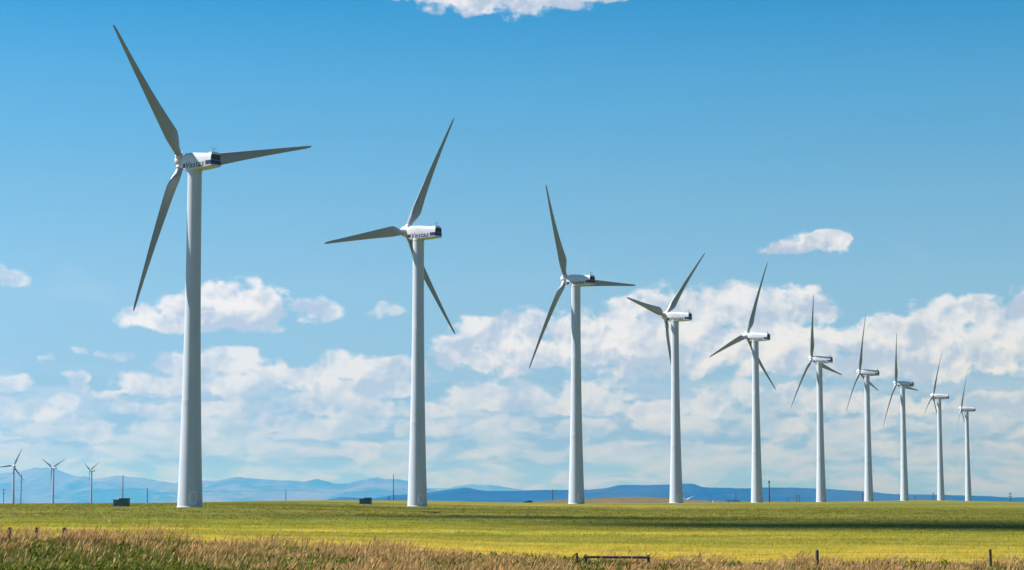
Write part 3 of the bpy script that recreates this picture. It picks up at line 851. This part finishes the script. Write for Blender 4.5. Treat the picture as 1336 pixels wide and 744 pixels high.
# ---------------------------------------------------------------- wire fence with brace in the foreground
def fence():
    x0, y0, _ = at(800, 740, 113.5)
    root = empty('wire_fence', (x0, y0, hz(x0, y0)))
    tag(root, 'old wooden post and wire fence sunk in the tall grass', 'fence')
    def local(p): return Vector(p) - root.location
    tops = []
    posts = [(-25, 688.5, 113, .075), (12.6, 688.0, 113, .085), (47.6, 688.0, 113, .075), (83.6, 688.3, 113, .085), (752.5, 721.3, 113, .06), (764.0, 723.6, 113.3, .09), (845.5, 724.0, 113.5, .085),
             (1066, 717.6, 113, .085), (1291.8, 716.6, 113, .07), (1420, 717, 113, .07)]
    for (px, pt, Y, w) in posts:
        x, y, zt = at(px, pt, Y); zb = hz(x, y)
        ln = random.uniform(-.03, .03)
        m = MB(); b_ = local((x, y, zb - .3)); tp = local((x, y, zt))
        m.tube(b_ - Vector((ln, 0, 0)), tp - Vector((0, 0, .02)), w * 1.05, w, 14); m.tube(tp - Vector((0, 0, .02)), tp, w, w * .8, 14)
        m.build('post', M_post, root, angle=40)
        tops.append((x, y, zt, zb))
    a, b_ = tops[5], tops[6]
    m = MB()
    p, q = local((a[0] - .12, a[1] - .17, a[2] - .12)), local((b_[0] + .10, b_[1] - .17, b_[2] - .13))
    m.tube(p, q, .068, .074, 12)
    m.build('rail', M_post, root, angle=40)
    for hgt in (.15, .45, .75):
        strand('wire', [local((t_[0], t_[1] - .09, t_[2] - hgt)) for t_ in tops], .005, root)
fence()

# far fence and white box at the far edge of the field
x, y, _ = at(945, 654, 1420)
rt = empty('rail_fence', (x, y, hz(x, y))); tag(rt, 'low dark rail fence at the far field edge left of the fifth tower', 'fence')
ztop = at(945, 652.3, 1420)[2] - rt.location.z
for pxp in (927.4, 950.6, 957.5, 964.3):
    xx = at(pxp, 653, 1420)[0] - x
    m = MB(); m.tube((xx, 0, -.3), (xx, 0, ztop), .22, .2, 8); m.build('post', M_post, rt)
xa, xb = at(948, 653, 1420)[0] - x, at(964.5, 653, 1420)[0] - x
for dz in (.35, .95):
    m = MB(); m.box(xa, xb, -.12, .12, ztop - dz - .13, ztop - dz + .13); m.build('rail', M_post, rt)
x, y, zt = at(932.2, 653.6, 1400)
rt = empty('storage_box', (x, y, hz(x, y))); tag(rt, 'small low white box standing at the far edge of the field', 'box')
hh = zt - rt.location.z
m = MB(); m.box(-1.1, 1.1, -.8, .8, 0, hh, .05); m.build('box_body', M_white, rt, angle=40)
m = MB(); m.box(-1.2, 1.2, -.9, .9, hh + .003, hh + .14, .03); m.build('lid', M_white, rt, angle=40)

# ---------------------------------------------------------------- sun, sky and clouds
SUN_AZ, SUN_EL = R(-81), R(55)
sd = Vector((math.sin(SUN_AZ) * math.cos(SUN_EL), math.cos(SUN_AZ) * math.cos(SUN_EL), math.sin(SUN_EL)))
sl = bpy.data.lights.new('sun', 'SUN'); sl.energy = 5.0; sl.angle = R(.53); sl.color = (1.0, .97, .93)
so = bpy.data.objects.new('sun', sl); col.objects.link(so); so.rotation_euler = sd.to_track_quat('Z', 'Y').to_euler(); so.location = sd * 500

w = bpy.data.worlds.new('World'); scene.world = w; w.use_nodes = True
t = NT(w.node_tree)
bg = t.n['Background']
sky = t.node('ShaderNodeTexSky', sky_type='NISHITA'); sky.sun_disc = False
sky.sun_elevation = SUN_EL; sky.sun_rotation = SUN_AZ; sky.altitude = 950; sky.air_density = 1.0; sky.dust_density = .6; sky.ozone_density = 2.0
STR = .115
dirv = t.node('ShaderNodeTexCoord').outputs['Generated']
sp = t.node('ShaderNodeSeparateXYZ'); t.l.new(dirv, sp.inputs[0])
az = t.math('ARCTAN2', sp.outputs[0], sp.outputs[1])
el = t.math('ARCSINE', sp.outputs[2])
KA = 180 / math.pi * 10                                      # tenths of a degree
cmb = t.node('ShaderNodeCombineXYZ'); t.put(cmb.inputs[0], t.math('MULTIPLY', az, KA)); t.put(cmb.inputs[1], t.math('MULTIPLY', el, KA))
P0 = cmb.outputs[0]
def dirpx(px, py):
    v = Vector(at(px, py, 1.0)).normalized()
    return math.atan2(v.x, v.y) * KA, math.asin(v.z) * KA
SC = KA / FPX                                                # tenths of a degree per row
# cloud banks, far and low ones first: flat base row, strength, edge offset, lumps (x, y, half width, half height)
GROUPS = [
 (600, .45, .05, [(60, 590, 90, 9), (240, 585, 120, 11), (480, 588, 110, 10), (700, 592, 120, 9), (900, 588, 110, 10), (1150, 590, 140, 10), (1300, 586, 60, 10)]),
 (574, .60, .05, [(90, 562, 70, 12), (230, 560, 60, 13), (330, 556, 60, 14), (440, 556, 70, 15), (560, 562, 50, 12), (640, 556, 60, 14), (760, 560, 60, 13), (880, 556, 60, 14), (1010, 560, 60, 12), (1120, 556, 70, 13), (1270, 560, 70, 12)]),
 (549, .80, .05, [(60, 540, 40, 12), (215, 540, 60, 13), (300, 532, 50, 14), (410, 528, 50, 15), (480, 532, 50, 14), (560, 535, 40, 12), (640, 517, 62, 22), (690, 526, 40, 18), (770, 515, 58, 22), (740, 524, 40, 16), (850, 535, 50, 14), (935, 518, 48, 22), (980, 513, 40, 18), (1050, 520, 55, 20), (1105, 515, 32, 16), (1180, 530, 80, 15), (1290, 520, 50, 17), (1340, 530, 40, 14)]),
 (546, .70, -.05, [(8, 532, 28, 15), (45, 534, 30, 12), (80, 524, 24, 10)]),
 (518, .80, 0, [(14, 503, 27, 15), (-5, 498, 20, 12)]),
 (509, .75, -.05, [(108, 496, 27, 13)]),
 (500, .95, .08, [(1180, 432, 46, 22), (1235, 414, 52, 26), (1272, 407, 48, 24), (1300, 422, 40, 20), (1345, 412, 44, 34), (1240, 448, 110, 28), (1140, 452, 52, 24), (1335, 452, 60, 34), (1190, 476, 100, 20), (1100, 478, 50, 14)]),
 (498, .90, .0, [(1160, 462, 50, 18), (1225, 458, 46, 20), (1300, 462, 50, 20), (1120, 475, 40, 14)]),
 (492, 1.0, .10, [(690, 423, 42, 22), (640, 442, 48, 26), (598, 460, 46, 20), (740, 430, 48, 26), (808, 415, 44, 24), (880, 404, 50, 30), (948, 400, 54, 32), (1028, 404, 56, 28), (1072, 410, 26, 14), (700, 466, 120, 24), (850, 452, 120, 38), (985, 448, 90, 38), (1055, 455, 40, 26)]),
 (492, .90, .02, [(625, 468, 46, 16), (700, 458, 48, 18), (775, 462, 44, 17), (850, 446, 46, 22), (930, 440, 48, 24), (1005, 440, 44, 22), (1060, 462, 36, 16)]),
 (519, .95, .05, [(225, 472, 32, 15), (262, 479, 52, 24), (320, 476, 42, 20), (350, 490, 36, 18), (195, 500, 46, 17), (168, 514, 36, 10), (280, 502, 100, 18)]),
 (518, .95, .05, [(456, 480, 54, 19), (410, 493, 40, 20), (500, 490, 42, 20), (528, 484, 28, 15), (455, 506, 95, 13)]),
 (475, .50, -.25, [(60, 468, 17, 8), (145, 462, 28, 9), (103, 459, 13, 6)]),
 (420, .60, -.22, [(503, 406, 32, 12)]),
 (431, .80, -.10, [(414, 407, 34, 20), (394, 400, 18, 12)]),
 (434, 1.0, .02, [(200, 416, 40, 17), (236, 402, 34, 18), (290, 392, 42, 31), (328, 394, 42, 28), (355, 406, 28, 24), (265, 417, 92, 18)]),
 (382, .70, -.20, [(12, 363, 36, 16), (-6, 352, 20, 14)]),
 (331, .95, -.04, [(1048, 324, 62, 13), (1062, 312, 38, 16), (1085, 318, 28, 14), (1012, 327, 32, 8)]),
 (None, 1.0, .05, [(640, -8, 92, 28), (700, -4, 75, 22), (600, -12, 70, 26), (760, -8, 50, 13), (800, -9, 40, 12), (560, -16, 60, 20)]),
]
# lumpy outline shared by every bank
warp = t.node('ShaderNodeTexNoise', noise_dimensions='2D'); t.l.new(P0, warp.inputs['Vector']); warp.inputs['Scale'].default_value = .07; warp.inputs['Detail'].default_value = 3
PW = t.vmath('ADD', P0, t.vmath('MULTIPLY', t.vmath('SUBTRACT', warp.outputs['Color'], (.5, .5, .5)), (9, 5, 0)))
sy_ = t.node('ShaderNodeSeparateXYZ'); t.l.new(PW, sy_.inputs[0]); VY = sy_.outputs[1]
def lumps(P):
    jn = t.node('ShaderNodeTexNoise', noise_dimensions='2D'); t.l.new(P, jn.inputs['Vector']); jn.inputs['Scale'].default_value = .5; jn.inputs['Detail'].default_value = 4; jn.inputs['Roughness'].default_value = .6
    jp = t.vmath('ADD', t.mapping(P, (1, 1.25, 1)), t.vmath('MULTIPLY', t.vmath('SUBTRACT', jn.outputs['Color'], (.5, .5, .5)), (1.6, 1.6, 0)))
    vo = t.node('ShaderNodeTexVoronoi', voronoi_dimensions='2D', feature='SMOOTH_F1'); t.l.new(jp, vo.inputs['Vector'])
    vo.inputs['Scale'].default_value = .16; vo.inputs['Detail'].default_value = 2.5; vo.inputs['Roughness'].default_value = .5; vo.inputs['Lacunarity'].default_value = 2.4; vo.inputs['Smoothness'].default_value = .5
    try: vo.normalize = True
    except Exception: pass
    return t.math('SUBTRACT', .42, vo.outputs['Distance'])
fbn = t.math('SUBTRACT', t.noise(t.mapping(P0, (.9, 1.2, 1)), .16, 9, .56, .1, '2D'), .5)
lp0 = lumps(P0)
lp1 = lumps(t.vmath('ADD', P0, (-1.0, 1.8, 0)))
edge_n = t.math('ADD', t.math('MULTIPLY', fbn, 1.75), t.math('MULTIPLY', lp0, .60))
fine_a = t.noise(P0, .28, 7, .6, .1, '2D'); fine_b = t.noise(t.vmath('ADD', P0, (-.8, 1.4, 0)), .28, 7, .6, .1, '2D')
wide_a = t.noise(P0, .075, 3, .5, .0, '2D'); wide_b = t.noise(t.vmath('ADD', P0, (-2.5, 4.5, 0)), .075, 3, .5, .0, '2D')
rel = t.math('ADD', t.math('ADD', t.math('MULTIPLY', t.math('SUBTRACT', fine_a, fine_b), .62), t.math('MULTIPLY', t.math('SUBTRACT', lp0, lp1), .75)), t.math('MULTIPLY', t.math('SUBTRACT', wide_a, wide_b), 2.1))
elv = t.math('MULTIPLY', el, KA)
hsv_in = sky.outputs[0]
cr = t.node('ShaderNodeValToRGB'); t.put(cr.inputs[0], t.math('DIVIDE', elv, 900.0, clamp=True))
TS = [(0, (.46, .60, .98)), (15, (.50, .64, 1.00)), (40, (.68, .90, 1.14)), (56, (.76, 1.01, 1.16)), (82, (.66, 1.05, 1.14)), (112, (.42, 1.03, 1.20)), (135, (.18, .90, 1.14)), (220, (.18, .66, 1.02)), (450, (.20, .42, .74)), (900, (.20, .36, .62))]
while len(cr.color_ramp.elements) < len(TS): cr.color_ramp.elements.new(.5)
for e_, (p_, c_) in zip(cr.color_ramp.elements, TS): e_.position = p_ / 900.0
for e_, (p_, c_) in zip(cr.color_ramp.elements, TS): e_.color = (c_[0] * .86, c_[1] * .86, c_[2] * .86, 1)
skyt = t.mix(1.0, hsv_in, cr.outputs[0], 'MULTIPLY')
# low, far layers of small clouds
low = t.noise(t.mapping(P0, (.055, .15, 1)), 1.0, 8, .60, .25, '2D')
low2 = t.noise(t.mapping(t.vmath('ADD', P0, (-.8, 1.2, 0)), (.055, .15, 1)), 1.0, 8, .60, .25, '2D')
lowband = t.math('MULTIPLY', t.ramp(elv, 38, 20), t.ramp(elv, -2, 5))
lowa = t.math('MULTIPLY', t.math('MULTIPLY', t.ramp(low, .36, .58), lowband), .86)
lows = t.math('ADD', .42, t.math('MULTIPLY', t.math('SUBTRACT', low, low2), 7.0), None, True)
lowc = t.mix(lows, (.47 / STR, .60 / STR, .80 / STR), (.60 / STR, .72 / STR, .93 / STR))
wis = t.noise(t.mapping(P0, (.03, .07, 1), (4, 2, 0)), 1.0, 8, .62, .5, '2D')
wisa = t.math('MULTIPLY', t.math('MULTIPLY', t.ramp(wis, .60, .80), t.ramp(elv, 85, 40)), .30)
final = t.mix(wisa, skyt, lowc)
final = t.mix(lowa, final, lowc)
for (base, power, eoff, blobs) in GROUPS:
    G = None
    for (bx, by, a_, b_) in blobs:
        u0, v0 = dirpx(bx, by)
        ln = t.vmath('LENGTH', t.vmath('MULTIPLY', t.vmath('SUBTRACT', PW, (u0, v0, 0)), (1 / (a_ * SC), 1 / (b_ * SC), 0)))
        G = ln if G is None else t.math('SMOOTH_MIN', G, ln, .18)
    G = t.math('SUBTRACT', .94 + eoff, G)
    topv = max(dirpx(bx, by - b_)[1] for bx, by, a_, b_ in blobs)
    vb = dirpx(668, base)[1] if base is not None else dirpx(668, 26)[1]
    if base is not None:
        G = t.math('MINIMUM', G, t.math('MULTIPLY', t.math('SUBTRACT', VY, vb - .6), .30))
    dn_ = t.math('ADD', G, t.math('MULTIPLY', edge_n, t.math('MULTIPLY', t.ramp(G, -.60, .10), 1.35 if eoff < 0 else 1.1)))
    al = t.math('MULTIPLY', t.ramp(dn_, -.12, .44), power * .96)
    hgt = t.math('DIVIDE', t.math('SUBTRACT', VY, vb), max(topv - vb, 3.0), clamp=True)
    sh = t.math('ADD', t.math('MULTIPLY', t.math('POWER', hgt, .75), .62), t.math('ADD', .14, t.math('MULTIPLY', rel, 1.55)))
    sh = t.math('ADD', sh, t.math('MULTIPLY', t.ramp(dn_, .75, .05), .26), None, True)
    low_el = max(0.0, min(1.0, (60 - vb) / 50))                   # far banks are paler and bluer
    dk = [x * (1 - low_el) + y * low_el for x, y in zip((.50, .58, .71), (.46, .58, .79))]
    lt = [x * (1 - low_el) + y * low_el for x, y in zip((.97, .97, .99), (.76, .845, 1.0))]
    final = t.mix(al, final, t.mix(sh, [x / STR for x in dk], [x / STR for x in lt]))
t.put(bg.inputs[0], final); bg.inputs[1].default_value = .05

# a real cloud high to the left of the view; its shade falls across the middle of the field
m_cl, tc, bc = new_mat('cloud_white')
bc.inputs['Base Color'].default_value = (.9, .9, .9, 1); bc.inputs['Roughness'].default_value = 1
tp = tc.node('ShaderNodeBsdfTransparent'); mxn = tc.node('ShaderNodeMixShader'); mxn.inputs[0].default_value = .06
tc.l.new(tp.outputs[0], mxn.inputs[1]); tc.l.new(bc.outputs[0], mxn.inputs[2]); tc.l.new(mxn.outputs[0], tc.n['Material Output'].inputs[0])
import bmesh
bmc = bmesh.new()
off = Vector((sd.x / sd.z * 1800, sd.y / sd.z * 1800, 1800))
puffs = []
for i in range(110):
    x = random.uniform(4, 140); puffs.append((x, 222 + random.triangular(-22, 62, -6) + 6 * math.sin(x * .07), random.uniform(6, 13)))
for i in range(26): puffs.append((random.uniform(-22, 30), random.gauss(268, 6), random.uniform(5, 8)))
for (cx_, cy_) in ((-58, 262), (-36, 277), (-62, 240), (-28, 255)):
    for i in range(6): puffs.append((cx_ + random.gauss(0, 5), cy_ + random.gauss(0, 2), random.uniform(3.5, 5.5)))
for (x, y, r_) in puffs:
    if x > 2 and y < 205: continue
    ms = Matrix.Translation(Vector((x, y, 0)) + off + Vector((0, 0, random.uniform(-4, 9)))) @ Matrix.Diagonal((r_ * 1.3, r_ * .75, r_ * .6, 1))
    bmesh.ops.create_icosphere(bmc, subdivisions=3, radius=1, matrix=ms)
for v_ in bmc.verts:
    nn_ = mnoise.noise(v_.co * .12) * 2.6 + mnoise.noise(v_.co * .35) * 1.0
    v_.co += Vector((nn_, nn_ * .6, abs(nn_)))
mec = bpy.data.meshes.new('cloud'); bmc.to_mesh(mec); bmc.free(); mec.materials.append(m_cl)
mec.polygons.foreach_set('use_smooth', [True] * len(mec.polygons))
oc = bpy.data.objects.new('cloud', mec); col.objects.link(oc); tag(oc, kind='structure')

# ---------------------------------------------------------------- the air
haze_m = bpy.data.materials.new('haze_air'); haze_m.use_nodes = True
hn_ = haze_m.node_tree; hn_.nodes.clear()
out = hn_.nodes.new('ShaderNodeOutputMaterial'); pv = hn_.nodes.new('ShaderNodeVolumePrincipled')
pv.inputs['Color'].default_value = (.04, .28, .88, 1)
pv.inputs['Absorption Color'].default_value = (1, 1, 1, 1)
pv.inputs['Density'].default_value = 6.4e-5
pv.inputs['Anisotropy'].default_value = 0.62
hn_.links.new(pv.outputs[0], out.inputs['Volume'])
m = MB(); m.add([(x, y, z) for x in (-90000, 90000) for y in (-90000, 90000) for z in (-480, 1150)],
                [[0, 1, 3, 2], [4, 6, 7, 5], [0, 4, 5, 1], [2, 3, 7, 6], [1, 5, 7, 3], [0, 2, 6, 4]])
hz_o = m.build('haze', haze_m); tag(hz_o, kind='stuff')

# ---------------------------------------------------------------- output
scene.render.engine = 'CYCLES'
scene.view_settings.view_transform = 'Standard'
scene.view_settings.look = 'None'
scene.view_settings.exposure = 1.2
scene.view_settings.gamma = 1
scene.cycles.use_denoising = True
scene.cycles.max_bounces = 6
scene.cycles.diffuse_bounces = 3
scene.cycles.volume_bounces = 1
scene.cycles.transparent_max_bounces = 8
scene.cycles.pixel_filter_type = 'BLACKMAN_HARRIS'
